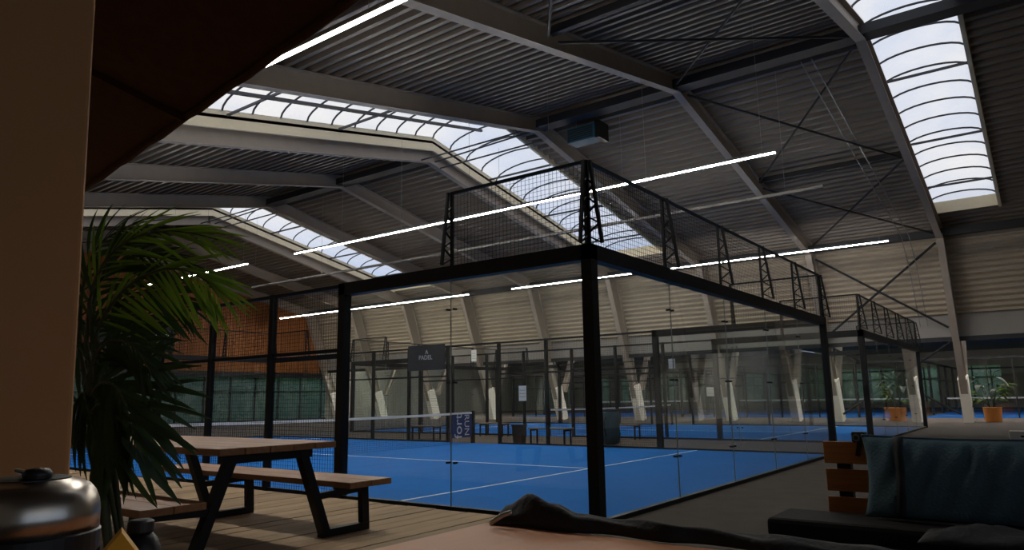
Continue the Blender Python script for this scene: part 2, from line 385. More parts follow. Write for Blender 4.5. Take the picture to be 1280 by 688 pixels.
# portal frames -----------------------------------------------------------
def ibeam(mb, p, q, dep, wid, dep2=None, up=(0, 0, 1), tf=.025, tw=.016):
    """p,q on the outer (top) face; the section hangs below"""
    p = Vector(p); q = Vector(q); d = (q-p).normalized(); sd = Vector((0, 1, 0)); u = sd.cross(d)
    if u.dot(Vector(up)) < 0: u = -u
    dep2 = dep2 or dep
    def quadbar(a0, a1, b0, b1, w):
        vs = []
        for P, lo, hi in ((p, a0, a1), (q, b0, b1)):
            for s in (-1, 1):
                vs.append(P-u*lo+sd*(s*w/2)); vs.append(P-u*hi+sd*(s*w/2))
        mb.add(vs, [(0, 2, 3, 1), (4, 5, 7, 6), (0, 4, 6, 2), (1, 3, 7, 5), (0, 1, 5, 4), (2, 6, 7, 3)])
    quadbar(0, tf, 0, tf, wid); quadbar(dep-tf, dep, dep2-tf, dep2, wid); quadbar(tf, dep-tf, tf, dep2-tf, tw)
mesh_cache = {}
def part_shared(name, key, make, m, parent, y):
    if key not in mesh_cache:
        mb = MB(); make(mb); mesh_cache[key] = mb.mesh(name, m)
    return inst(name, mesh_cache[key], parent, (0, y, 0))
names = ['south gable', 'bay behind the big skylight', None, None, None, None, None, None, None, None, 'timber gable']
fl_lab = {0: 'grey steel roof frame against the south gable wall', 1: 'grey steel roof frame south of the short skylight',
          2: 'grey steel roof frame braced beside the tall white-footed column', 3: 'grey steel roof frame at the other end of the cross bracing',
          4: 'grey steel roof frame at the near edge of the middle skylight', 5: 'grey steel roof frame at the far edge of the middle skylight',
          6: 'grey steel roof frame midway between the middle and last skylight', 7: 'grey steel roof frame along the near edge of the last skylight',
          8: 'grey steel roof frame along the far edge of the last skylight', 9: 'grey steel roof frame last but one before the timber gable',
          10: 'grey steel roof frame fixed against the timber gable wall'}
for i, y in enumerate(YF):
    yy = y+(.12 if i == 0 else (-.25 if i == 10 else 0))
    t = thing('portal_frame', (29.35, yy, 0), fl_lab[i], 'roof frame', 'portal frames of the hall')
    part_shared('rafter', 'rn', lambda m: ibeam(m, (XN+.05, 0, zr(XN+.05)-.01), (XR, 0, ZR-.01), .62, .24, .5), 'frame_paint', t, yy)
    part_shared('rafter', 'rf', lambda m: ibeam(m, (XR, 0, ZR-.01), (XE+.1, 0, zr(XE+.1)-.01), .5, .24, .62), 'frame_paint', t, yy)
    part_shared('leg', 'lf', lambda m: ibeam(m, (29.66, 0, .0), (26.96, 0, 7.85), .48, .26, .9, up=(1, 0, 0)), 'frame_paint', t, yy)
    part_shared('leg', 'ln', lambda m: ibeam(m, (XN+.02, 0, 0), (XN+.02, 0, 5.5), .4, .24, .5, up=(-1, 0, 0)), 'frame_paint', t, yy)
    part_shared('painted_foot', 'pf', lambda m: m.bar((29.42, 0, .0), (28.78, 0, 1.88), .36, .66, up=(1, 0, 0)), 'column_white', t, yy)
    part_shared('annex_strut', 'ls', lambda m: ibeam(m, (29.75, 0, 1.6), (31.2, 0, 4.55), .3, .24, .3, up=(1, 0, 0)), 'frame_paint', t, yy)
    part_shared('knee_plate', 'kp', lambda m: m.bar((26.2, 0, 7.45), (26.95, 0, 7.9), .05, .55), 'frame_paint', t, yy)
# purlins, ridge and eave beams
def beam(name, p, q, w, h, m, label, group='long beams under the roof'):
    org = ((p[0]+q[0])/2, p[1], p[2]-h/2)
    return tag(MB().bar(p, q, w, h).build(name, m, org=org), label, 'beam', group)
segs = [(YF[0]+.3, YF[4]-.14, 'wide dark beam along the roof ridge up to the middle skylight'), (YF[5]+.14, YF[7]-.14, 'wide dark beam along the roof ridge between the middle and last skylights'),
        (YF[8]+.14, YF[10]-.4, 'wide dark beam along the roof ridge from the last skylight to the timber gable')]
for ya, yb, lab in segs: beam('ridge_beam', (XR, ya, 10.42), (XR, yb, 10.42), .5, .26, 'dark_purlin', lab, 'ridge beams')
for (i, nm) in ((4, 'middle'), (7, 'last')):
    for k, (dx, dz) in enumerate(((-.5, -.25), (0, -.12), (.55, -.3))):
        p = Vector((XR+dx, YF[i]+.14, 10.42+dz)); q = Vector((XR+dx+(.25 if k == 1 else 0), YF[i+1]-.14, 10.42+dz))
        tag(MB().tube([p, q], .03, 6).build('tie_rod', 'rib_grey', org=(p+q)/2), ('thin grey tie rod on the near side of the ridge under the %s skylight', 'slightly skewed thin tie rod under the ridge of the %s skylight', 'thin grey tie rod on the far side of the ridge under the %s skylight')[k] % nm, 'rod', 'tie rods under the %s skylight' % nm)
beam('eave_beam', (26.35, Y0+.3, 7.62), (26.35, Y1-.4, 7.62), .26, .3, 'dark_purlin', 'dark beam along the eave above the pale ribbed cladding')
beam('purlin', (19.5, YF[2]+.15, zr(19.5)-.2), (19.5, YF[3]-.15, zr(19.5)-.2), .14, .18, 'dark_purlin', 'short dark purlin between the braced frames on the far slope')
beam('purlin', (5.5, YF[2]+.15, zr(5.5)-.2), (5.5, YF[3]-.15, zr(5.5)-.2), .14, .18, 'dark_purlin', 'short dark purlin between the braced frames on the near slope')
# bracing rods
def brace(p, q, label, r=.035):
    p = Vector(p); q = Vector(q); org = (p+q)/2
    tag(MB().tube([p, q], r, 6).build('brace_rod', 'dark_purlin', org=org), label, 'brace', 'diagonal bracing rods')
ya, yb = YF[2]+.2, YF[3]-.2
def rz(x): return zr(x)-.33
for xa, xb, nm in ((12.9, 19.3, 'upper far slope'), (19.7, 26.1, 'lower far slope'), (5.7, 12.1, 'upper near slope'), (-1.3, 5.3, 'lower near slope')):
    brace((xa, ya, rz(xa)), (xb, yb, rz(xb)-.03), 'dark diagonal rod on the %s falling away from the white-footed column' % nm if xa > 12 else 'dark diagonal rod on the %s rising towards the ridge' % nm)
    brace((xb, ya, rz(xb)-.1), (xa, yb, rz(xa)-.1), 'dark diagonal rod crossing the other one on the %s' % nm)
brace((leg_x(7.3)-.15, ya, 7.3), (leg_x(3.9)-.1, yb, 3.9), 'diagonal rod over the pale cladding from the eave down to the next leg', .05)
brace((leg_x(3.9)-.22, ya, 3.9), (leg_x(7.2)-.25, yb, 7.2), 'diagonal rod over the pale cladding crossing from fascia to eave', .05)
brace((29.15, ya+.05, .35), (28.3, yb-.05, 3.3), 'low diagonal rod rising from the white-footed column behind the second court', .05)
brace((28.1, ya+.05, 3.3), (29.0, yb-.05, .35), 'low diagonal rod falling away from the white-footed column behind the second court', .05)
# conduits
for dy in (0, .28):
    pts = [(XR+.4, .35+dy, rz(XR+.4)-.05), (26.0, .1+dy, rz(26)-.1), (leg_x(6.5)-.1, .05+dy, 6.4), (leg_x(4)-.1, .0+dy, 4.0)]
    tag(MB().tube(pts, .018, 5).build('conduit', 'steel_wire', org=(26, .1+dy, 4)), 'thin pale conduit down the far slope, %s the white-footed column frame' % ('next to' if dy == 0 else 'second one from'), 'conduit', 'pair of conduits')

# skylights ----------------------------------------------------------------
def skylight(n, a, b, step=1.0):
    w = struct('window_%d' % n, (XR, (a+b)/2, ZR))
    yc = (a+b)/2; hw = (b-a)/2; up = .42; rise = hw*.30
    def arc(x, k=10, dr=0):
        zb = zr(x)+up; return [Vector((x, yc-(hw-dr)*math.cos(math.pi*j/k), zb+(rise-dr)*math.sin(math.pi*j/k))) for j in range(k+1)]
    xs = []
    nN = round((XR-SX0)/step); nF = round((SX1-XR)/step)
    xs = [SX0+(XR-SX0)*i/nN for i in range(nN)]+[XR+(SX1-XR)*i/nF for i in range(nF+1)]
    for i in range(len(xs)-1):
        A = arc(xs[i]+.02); B = arc(xs[i+1]-.02); k = len(A)
        MB().add(A+B, [(j, j+1, k+j+1, k+j) for j in range(k-1)]).build('pane', 'skylight_pane', w, smooth=True)
    for x in xs:
        MB().tube(arc(x, 12, .03), .032, 5).build('rib', 'rib_grey', w)
    # end lunettes
    for x in (SX0, SX1):
        A = arc(x); MB().add(A, [tuple(range(len(A)))]).build('lunette', 'skylight_pane', w)
    for xa, xb in ((SX0, XR), (XR, SX1)):
        za, zb = zr(xa), zr(xb)
        for y, s in ((a, -1), (b, 1)):
            MB().add([(xa, y, za-.03), (xb, y, zb-.03), (xb, y, zb+up+.03), (xa, y, za+up+.03), (xa, y+s*.06, za-.03), (xb, y+s*.06, zb-.03), (xb, y+s*.06, zb+up+.03), (xa, y+s*.06, za+up+.03)],
                     [(0, 1, 2, 3), (7, 6, 5, 4), (0, 4, 5, 1), (3, 2, 6, 7), (0, 3, 7, 4), (1, 5, 6, 2)]).build('curb', 'curb_cream', w)
        if (n == 3 and xa < XR) or n == 4: MB().bar((xa, a+(1.15 if n == 3 else .35), za+.12), (xb, a+(1.15 if n == 3 else .35), zb+.12), .08, .09).build('longitudinal_bar', 'rib_grey', w)
        for y in (a, b):
            MB().bar((xa, y, za-.06), (xb, y, zb-.06), .1, .1).build('curb_edge', 'curb_cream', w)
    for x in (SX0, SX1):
        MB().box((x-.03, a, zr(x)-.03), (x+.03, b, zr(x)+up)).build('curb', 'curb_cream', w)
    for x in (4, 8, 16, 20, 23.5):
        MB().bar((x, a, zr(x)+.3), (x, b, zr(x)+.3), .05, .07).build('cross_tie', 'rib_grey', w)
for i, (a, b) in enumerate(SKY): skylight(i+2, a, b)

# linear lights ------------------------------------------------------------
ZL = 6.85
def led(x, ya, yb, label, lit=True):
    t = thing('linear_light', (x, (ya+yb)/2, ZL), label, 'light', 'linear lights hung along the courts')
    n = max(1, round((yb-ya)/3)); L = (yb-ya)/n
    for i in range(n):
        y0 = ya+i*L; y1 = y0+L
        MB().box((x-.045, y0+.005, ZL+.0), (x+.045, y1-.005, ZL+.06)).build('housing', 'led_body', t)
        if lit: MB().box((x-.021, y0+.005, ZL-.026), (x+.021, y1-.005, ZL-.002)).build('tube', 'led', t)
        MB().tube([(x, y0+.3, ZL+.06), (x, y0+.3, zr(x)-.02)], .006, 4).build('hanger_wire', 'steel_wire', t)
led(-.1, .3, 17.8, 'white linear light hung over the deck beside the first court')
led(9.8, .65, 18.6, 'white linear light hung above the far side of the first court')
led(9.8, 21.7, 30.2, 'white linear light past the first court towards the timber gable')
led(22.5, .35, 17.8, 'white linear light in front of the pale cladding over the second court')
led(22.5, 20.7, 37.3, 'white linear light in front of the pale cladding near the timber gable')
t = thing('linear_light', (31.2, 10, 4.3), 'added linear light hidden behind the fascia to brighten the white-footed columns', 'light', 'added lights beyond the columns')  # added lamp, unseen from the camera, brightens the column feet
y = -9.5
while y < 37:
    MB().box((31.15, y, 4.36), (31.25, y+2.9, 4.42)).build('housing', 'led_body', t)
    MB().box((31.17, y+.01, 4.33), (31.23, y+2.89, 4.358)).build('tube', 'led', t)
    MB().tube([(31.2, y+1.4, 4.42), (31.2, y+1.4, 4.62)], .008, 5).build('hanger_wire', 'steel_wire', t); y += 3
t = thing('cable_tray', (13.55, 13, ZL), 'thin perforated metal cable tray hung between the two courts', 'cable tray')
mb = MB(); y = .5
while y < 27:
    mb.box((13.5, y, ZL-.03), (13.6, y+.22, ZL)); y += .3
for x in (13.5, 13.6): mb.box((x-.006, .5, ZL-.03), (x+.006, 27, ZL+.05))
mb.build('tray', 'tray', t)
y = 1.5
while y < 27:
    MB().tube([(13.55, y, ZL+.03), (13.55, y, zr(13.55)-.02)], .006, 4).build('hanger_wire', 'steel_wire', t); y += 5.07
t = thing('unit_heater', (13.3, 7.75, 9.7), 'teal unit heater hung under the roof ridge', 'heater')
MB().box((13.0, 7.1, 9.75), (13.6, 8.3, 10.25)).build('casing', 'heater_teal', t, bevel=.03)
MB().box((12.97, 7.05, 9.70), (13.63, 7.2, 10.3)).build('fan_shroud', 'black_plastic', t)
for j in range(6): MB().box((12.985, 7.3, 9.8+j*.07), (13.0, 8.25, 9.84+j*.07)).build('louvre', 'dark_purlin', t)
for y in (7.3, 8.1): MB().tube([(13.3, y, 10.25), (13.3, y, zr(13.3))], .012, 5).build('hanger_rod', 'steel_wire', t)

# ------------------------------------------------------------------ padel courts
HB, HT = 2.94, 3.89
def surface(x0, y0, dx=10, dy=20, net_along_x=True):
    s = struct('court_surface', (x0, y0, 0))
    MB().box((x0, y0, 0), (x0+dx, y0+dy, .012)).build('turf', 'turf', s)
    w = .05; z0, z1 = .012, .0155
    if net_along_x:
        for y in (y0+3.05, y0+dy-3.05): MB().box((x0+.06, y-w/2, z0), (x0+dx-.06, y+w/2, z1)).build('court_line', 'line_white', s)
        for a, b in ((y0+3.075, y0+dy/2-.02), (y0+dy/2+.02, y0+dy-3.075)): MB().box((x0+dx/2-w/2, a, z0), (x0+dx/2+w/2, b, z1)).build('court_line', 'line_white', s)
    else:
        for x in (x0+3.05, x0+dx-3.05): MB().box((x-w/2, y0+.06, z0), (x+w/2, y0+dy-.06, z1)).build('court_line', 'line_white', s)
        for a, b in ((x0+3.075, x0+dx/2-.02), (x0+dx/2+.02, x0+dx-3.075)): MB().box((a, y0+dy/2-w/2, z0), (b, y0+dy/2+w/2, z1)).build('court_line', 'line_white', s)
    return s
def wires_data(L, H, pitch, r):
    mb = MB(); n = round(L/pitch); m = max(1, round(H/pitch))
    for i in range(n+1):
        x = L*i/n; mb.box((x-r, -r, 0), (x+r, r, H))
    for j in range(m+1):
        z = H*j/m; mb.box((0, -r*2.2, z-r), (L, -r*.6, z+r))
    return mb
_wc = {}
def wire_panel(parent, p, L, H, ax, pitch=.0555, r=.0016):
    k = (round(L, 3), round(H, 3), pitch)
    if k not in _wc: _wc[k] = wires_data(L, H, pitch, r).mesh('wire_mesh', 'wire_black')
    o = bpy.data.objects.new('wire_mesh', _wc[k]); C.objects.link(o); o.parent = parent; o['kind'] = 'stuff'
    o.location = Vector(p)-world_loc(parent)
    if ax == 1: o.rotation_euler = (0, 0, math.pi/2)
    return o
def lattice_post(parent, x, y, out):
    """lattice buttress on top of the beam: inner chord upright, outer chord splayed outwards"""
    e = Vector(out); mb = MB(); b = Vector((x, y, HB)); tp = Vector((x, y, HT)); w0, w1 = .17, .05
    p0, p1, q0, q1 = b-e*.02, b+e*w0, tp-e*.02, tp+e*w1
    mb.bar(p0, q0, .034, .034); mb.bar(p1, q1, .034, .034); n = 7
    for i in range(n):
        t0, t1 = i/n*.82, (i+1)/n*.82
        a = p0.lerp(q0, t0) if i % 2 else p1.lerp(q1, t0); c = p1.lerp(q1, t1) if i % 2 else p0.lerp(q0, t1)
        mb.bar(a, c, .018, .018)
    return mb.build('mesh_post', 'black_steel', parent)
def glass_run(parent, p, q, n, ax, clamps=True):
    p = Vector(p); q = Vector(q)
    for i in range(n):
        a = p.lerp(q, i/n); b = p.lerp(q, (i+1)/n); e = (b-a).normalized(); a = a+e*.006; b = b-e*.006
        o = Vector((0, .006, 0)) if ax == 0 else Vector((.006, 0, 0))
        mb = MB().box(tuple(a-o+Vector((0, 0, .05))), tuple(b+o+Vector((0, 0, HB-.17))))
        g = mb.build('glass_panel', 'court_glass', parent)
        if i < n-1:
            d = Vector((.0035, .0065, 0)) if ax == 0 else Vector((.0065, .0035, 0)); c = b+e*.006
            MB().box(tuple(c-d+Vector((0, 0, .05))), tuple(c+d+Vector((0, 0, HB-.17)))).build('joint_seal', 'seal_grey', parent)
        if clamps and i < n-1:
            for z in (.55, 1.5, 2.4):
                for s in (-.06, .05):
                    c = b+e*(s)
                    d = Vector((.012, .03, .012)) if ax == 0 else Vector((.03, .012, .012))
                    MB().box(tuple(c-d+Vector((0, 0, z))), tuple(c+d+Vector((0, 0, z)))).build('clamp', 'black_steel', parent)
def enclosure(x0, y0, label, detail=2, dx=10., dy=20.):
    t = thing('court_enclosure', (x0, y0, 0), label, 'glass enclosure', 'black padel court enclosures')
    pw = .13
    def post(x, y, w=pw, h=HB): MB().box((x-w/2, y-w/2, 0), (x+w/2, y+w/2, h)).build('post', 'black_steel', t)
    def rail(p, q, w=.06, h=.06, nm='rail'): MB().bar(p, q, w, h).build(nm, 'black_steel', t)
    ym = [0, 4, 4+5/3, 4+10/3, 9, 11, 11+5/3, 11+10/3, 16, 20]
    for x in (0, dx):
        for j, y in enumerate(ym): post(x0+x, y0+y, pw if y in (0, 4, 16, 20) else .085)
        for a, b in ((0, 4), (16, 20)):
            rail((x0+x, y0+a-.065, HB-.085), (x0+x, y0+b+.065, HB-.085), .13, .17, 'beam')
            rail((x0+x, y0+a+.06, .025), (x0+x, y0+b-.06, .025), .07, .05, 'base_rail')
            glass_run(t, (x0+x, y0+a+.07, 0), (x0+x, y0+b-.07, 0), 2, 1, detail > 1)
        for i in range(1, 8):
            a, b = ym[i], ym[i+1]
            if i == 4:
                rail((x0+x, y0+a, HB-.03), (x0+x, y0+b, HB-.03), .06, .06); continue
            for z, h in ((HB-.03, .05), (2.0, .05), (.03, .05)): rail((x0+x, y0+a, z), (x0+x, y0+b, z), .045, h)
            if detail > 1: wire_panel(t, (x0+x, y0+a, .05), b-a, HB-.1, 1)
        for a, b in ((0, 2), (18, 20)):
            rail((x0+x, y0+a, HT), (x0+x, y0+b, HT), .035, .035, 'top_rail')
            if detail > 1: wire_panel(t, (x0+x, y0+a, HB), b-a, HT-HB, 1)
            for y in (a, b): lattice_post(t, x0+x, y0+y, (-1 if x == 0 else 1, 0, 0))
    for y in (0, dy):
        rail((x0-.065, y0+y, HB-.085), (x0+dx+.065, y0+y, HB-.085), .13, .17, 'beam')
        rail((x0+.06, y0+y, .025), (x0+dx-.06, y0+y, .025), .07, .05, 'base_rail')
        glass_run(t, (x0+.07, y0+y, 0), (x0+dx-.07, y0+y, 0), 5, 0, detail > 1)
        rail((x0, y0+y, HT), (x0+dx, y0+y, HT), .035, .035, 'top_rail')
        for i in range(6): lattice_post(t, x0+2*i, y0+y, (0, -1 if y == 0 else 1, 0))
        if detail > 1:
            for i in range(5): wire_panel(t, (x0+2*i, y0+y, HB), 2, HT-HB, 0)
    return t
def net(x0, yn, label, banner=False):
    t = thing('padel_net', (x0+5, yn, 0), label, 'net', 'padel nets')
    for x in (x0+.02, x0+9.98):
        MB().box((x-.05, yn-.05, .012), (x+.05, yn+.05, .95)).build('net_post', 'black_steel', t, bevel=.008)
    top = lambda x: .88+.04*((x-x0-5)/5)**2
    mb = MB(); N = 16
    for i in range(N):
        a = x0+.07+9.86*i/N; b = x0+.07+9.86*(i+1)/N
        mb.bar((a, yn, top(a)-.03), (b, yn, top(b)-.03), .02, .06)
    mb.build('headband', 'net_band', t)
    mb = MB(); k = 0; x = x0+.08
    while x < x0+9.92:
        mb.box((x-.0018, yn-.0018, .02), (x+.0018, yn+.0018, top(x)-.05)); x += .05
    z = .03
    while z < .85:
        mb.box((x0+.08, yn-.0018, z-.0018), (x0+9.92, yn+.0018, z+.0018)); z += .05
    mb.build('net_mesh', 'net_cord', t, stuff=True)
    MB().box((x0+4.975, yn-.012, .015), (x0+5.025, yn+.012, .86)).build('centre_strap', 'net_band', t)
    if banner:
        bn = MB().box((x0+9.05, yn-.02, .2), (x0+9.92, yn-.008, .86)).build('banner', 'banner_navy', t)
        text('lettering', 'fort', .46, 'sign_letters', bn, (x0+9.32, yn-.023, .52), (math.pi/2, -math.pi/2, 0), .002)
        text('lettering', 'RUN', .3, 'sign_letters', bn, (x0+9.68, yn-.023, .55), (math.pi/2, math.pi/2, 0), .002)
    return t
surface(0, 0); surface(14, 0)
enclosure(0, 0, 'black framed glass enclosure of the court beside the wooden deck')
enclosure(14, 0, 'black framed glass enclosure of the court nearest the white-footed columns')
net(0, 10, 'net with a navy banner at its post in the court beside the deck', True)
net(14, 10, 'net across the court nearest the white-footed columns')
# courts of the annex, turned a quarter
for yy, lab in ((-8.5, 'opposite the potted plants'), (4.5, 'behind the second court'), (17.5, 'nearer the timber gable')):
    surface(35.5, yy, 20, 10, False)
    r = thing('annex_court_enclosure', (35.5, yy, 0), 'distant black court enclosure beyond the columns, '+lab, 'glass enclosure', 'enclosures beyond the columns')
    for x in (35.5, 39.5, 43.7, 47.3, 51.5, 55.5):
        for y in (yy, yy+10): MB().box((x-.06, y-.06, 0), (x+.06, y+.06, 2.95)).build('post', 'black_steel', r)
    for y in (yy, yy+10):
        MB().bar((35.5, y, 2.9), (55.5, y, 2.9), .1, .1).build('beam', 'black_steel', r)
        MB().bar((35.5, y, 1.95), (55.5, y, 1.95), .05, .05).build('rail', 'black_steel', r)
    for x in (35.5, 55.5):
        MB().bar((x, yy, 2.9), (x, yy+10, 2.9), .1, .12).build('beam', 'black_steel', r)
        for j in range(5): MB().box((x-.006, yy+2*j+.02, .05), (x+.006, yy+2*j+1.98, 2.84)).build('glass_panel', 'court_glass', r)
        for j in range(1, 5): MB().box((x-.03, yy+2*j-.03, 0), (x+.03, yy+2*j+.03, 2.9)).build('post', 'black_steel', r)
    n_ = thing('annex_net', (45.5, yy+5, 0), 'distant white-topped net beyond the columns, '+lab, 'net', 'nets beyond the columns')
    MB().bar((45.5, yy+.1, .87), (45.5, yy+9.9, .87), .03, .09).build('headband', 'net_band', n_)
    mb = MB(); y = yy+.1
    while y < yy+9.9: mb.box((45.497, y, .02), (45.503, y+.01, .84)); y += .08
    mb.build('net_mesh', 'net_cord', n_, stuff=True)
    for y in (yy+.05, yy+9.95): MB().box((45.45, y-.05, .012), (45.55, y+.05, .95)).build('net_post', 'black_steel', n_)

# ------------------------------------------------------------------ the deck
XD, YD, ZD = -1.115, -.19, .22
dk = struct('deck', (XD, YD, 0))
y = YD; j = 0
while y < 13:
    bw = .2 if (j % 5) else .2
    gap = .022 if j % 5 == 4 else .008
    cut = -5.2+random.uniform(-1.6, 1.6)
    for xa, xb in ((XN+.1, cut-.004), (cut+.004, XD)):
        dz = random.uniform(-.003, .003)
        MB().box((xa, y, ZD-.03), (xb, y+bw-gap, ZD+dz)).build('deck_board', 'deck_wood', dk)
    y += bw; j += 1
MB().box((XN+.1, YD+.02, 0), (XD-.03, 13, ZD-.035)).build('deck_base', 'wall_dark', dk)

# picnic table -------------------------------------------------------------
pt_ = thing('picnic_table', (-3.2, 1.8, ZD), 'wooden picnic table with black steel legs and attached benches on the deck', 'picnic table')
TZ, BZ = .985, .645
xa, xb = -3.76, -2.74; n = 5; ya, yb = .8, 3.9
for i in range(n):
    w_ = (xb-xa)/n
    MB().box((xa+i*w_+.004, ya+random.uniform(-.006, .006), TZ-.05), (xa+(i+1)*w_-.004, yb, TZ)).build('top_board', 'table_wood', pt_, bevel=.006)
for (ba, bb, nm) in ((-2.60, -2.14, 'r'), (-4.30, -3.84, 'l')):
    for i in range(2):
        w_ = (bb-ba)/2
        MB().box((ba+i*w_+.004, ya-.02, BZ-.05), (ba+(i+1)*w_-.004, yb+.02, BZ)).build('bench_board', 'table_wood', pt_, bevel=.006)
cx = (xa+xb)/2
for fy in (.98, 2.66):
    mb = MB()
    MB().bar((xa+.12, fy, TZ-.085), (xb-.12, fy, TZ-.085), .07, .07).build('cross_bar', 'black_steel', pt_)
    for s in (-1, 1):
        top = Vector((cx+s*.30, fy, TZ-.06)); ft = Vector((cx+s*.56, fy, ZD+.03)); bt = Vector((cx+s*.98, fy, ZD+.03)); bs = Vector((cx+s*.96, fy, BZ-.05))
        MB().bar(top, ft, .07, .08, up=(0, 1, 0)).build('leg', 'black_steel', pt_)
        MB().bar(ft-Vector((s*.04, 0, 0)), bt+Vector((s*.03, 0, 0)), .07, .06).build('foot_bar', 'black_steel', pt_)
        MB().bar(bt, bs, .07, .06, up=(0, 1, 0)).build('bench_post', 'black_steel', pt_)
        t_ = (BZ-.09-ZD)/(TZ-ZD); lx = ft.lerp(top, t_)
        MB().bar(lx, (bs.x, fy, BZ-.08), .06, .05).build('bench_bar', 'black_steel', pt_)

# ------------------------------------------------------------------ things between the courts
def bench(x, y0, y1, label):
    t = thing('bench', (x, (y0+y1)/2, 0), label, 'bench', 'player benches between the courts')
    for i in range(3): MB().box((x-.2+i*.135, y0, .42), (x-.2+i*.135+.125, y1, .455)).build('slat', 'bench_wood', t)
    for y in (y0+.08, y1-.08):
        for s in (-.16, .16): MB().box((x+s-.02, y-.02, 0), (x+s+.02, y+.02, .42)).build('leg', 'black_steel', t)
        MB().box((x-.16, y-.015, .37), (x+.16, y+.015, .41)).build('rail', 'black_steel', t)
bench(10.6, 7.0, 8.3, 'low slatted bench between the dark bin and the teal bag')
bench(10.9, 12.2, 13.3, 'low slatted bench beside the net end under the dark sign')
bench(13.45, 11.35, 12.5, 'low slatted bench against the second court fence past the net end')
bench(13.45, 6.3, 7.2, 'low slatted bench against the second court behind the teal bag')
t = thing('litter_bin', (10.5, 8.68, 0), 'dark square litter bin beside the fence between the courts', 'bin')
MB().add([(10.40, 8.54, 0), (10.62, 8.54, 0), (10.62, 8.82, 0), (10.40, 8.82, 0), (10.37, 8.51, .5), (10.65, 8.51, .5), (10.65, 8.85, .5), (10.37, 8.85, .5)],
         [(3, 2, 1, 0), (4, 5, 6, 7), (0, 1, 5, 4), (1, 2, 6, 5), (2, 3, 7, 6), (3, 0, 4, 7)]).build('body', 'bin_dark', t)
MB().box((10.36, 8.5, .5), (10.66, 8.86, .54)).build('rim', 'black_plastic', t)
t = thing('ball_bag', (10.85, 5.85, 0), 'tall dark teal bag standing on the grey floor between the courts', 'bag')
mb = MB(); mb.lathe((10.85, 5.85, 0), [(.17, .03), (.24, .06), (.26, .3), (.245, .5), (.27, .7), (.24, .86), (.2, .93)], 18)
for v in mb.v: v += Vector((.02*math.sin(v.z*17+v.y*9), .025*math.sin(v.z*13+v.x*11), 0))
mb.build('body', 'teal_bag', t, smooth=True)
MB().lathe((10.85, 5.85, .9), [(.21, 0), (.24, .02), (.23, .06), (.1, .07)], 18).build('lid', 'strap_black', t)
MB().tube([(10.58, 5.85, .75), (10.5, 5.85, .6), (10.52, 5.85, .4), (10.6, 5.85, .25)], .02, 6).build('strap', 'strap_black', t)
def notice(x, y, z, w, h, ax, label):
    o = Vector((x, y, z))
    t = thing('notice_sheet', o, label, 'paper', 'white notices on the court fences')
    MB().box((x-.004, y-w/2, z), (x+.004, y+w/2, z+h)).build('sheet', 'paper', t)
    for k in range(3): MB().box((x-.006, y-w*.4, z+h*(.25+.22*k)), (x-.0042, y+w*.4, z+h*(.28+.22*k))).build('printed_rule', 'led_body', t)
for (u, v, X, w, h, lab) in ((654, 492, 9.94, .26, .42, 'tall white notice fixed to the wire fence above the bench'), (840, 455, 9.97, .17, .24, 'small white notice high on the glass of the first court'),
                             (888, 490, 13.97, .22, .26, 'small white notice on the glass of the second court'), (593, 445, 13.92, .24, .42, 'tall white notice high on the fence of the second court')):
    p = hit(u, v, 0, X); notice(X-.03 if w > .23 else X-.012, p.y, p.z-h/2, w, h, 0, lab)
t = thing('fence_sign', (9.9, 11.83, 2.2), 'dark sign board with a small pale logo high on the fence beside the gate', 'sign')
MB().box((9.9, 11.05, 2.2), (9.93, 12.62, 3.0)).build('board', 'sign_dark', t)
text('lettering', 'PADEL', .2, 'sign_letters', t, (9.89, 11.85, 2.6), (math.pi/2, 0, -math.pi/2), .003)
text('logo', '^', .3, 'sign_letters', t, (9.89, 11.8, 2.72), (math.pi/2, 0, -math.pi/2), .003)
# sponsor sign on the timber gable
yS = Y1-.14
a = hit(150, 404, 1, yS); b = hit(217, 441, 1, yS)
t = thing('gable_sign', ((a.x+b.x)/2, yS, b.z), 'large dark banner with pale lettering on the timber gable wall', 'sign')
MB().box((a.x-1.5, yS-.03, b.z), (b.x, yS, a.z)).build('board', 'sign_dark', t)
hgt = a.z-b.z
def sgx(u): return hit(u, 420, 1, yS).x
text('lettering', 'LIVE', hgt*.22, 'sign_letters', t, (sgx(157), yS-.035, b.z+hgt*.60), (math.pi/2, 0, 0), .006)
text('lettering', 'ON', hgt*.18, 'sign_letters', t, (sgx(154), yS-.035, b.z+hgt*.36), (math.pi/2, 0, 0), .006)
text('logo', 'h', hgt*.42, 'sign_letters', t, (sgx(171), yS-.035, b.z+hgt*.48), (math.pi/2, 0, 0), .006)
text('lettering', 'HANZELLOS S', hgt*.2, 'sign_letters', t, (sgx(193), yS-.035, b.z+hgt*.57), (math.pi/2, 0, 0), .006)
text('lettering', 'UNIVERSITY', hgt*.19, 'sign_letters', t, (sgx(188), yS-.035, b.z+hgt*.36), (math.pi/2, 0, 0), .006)

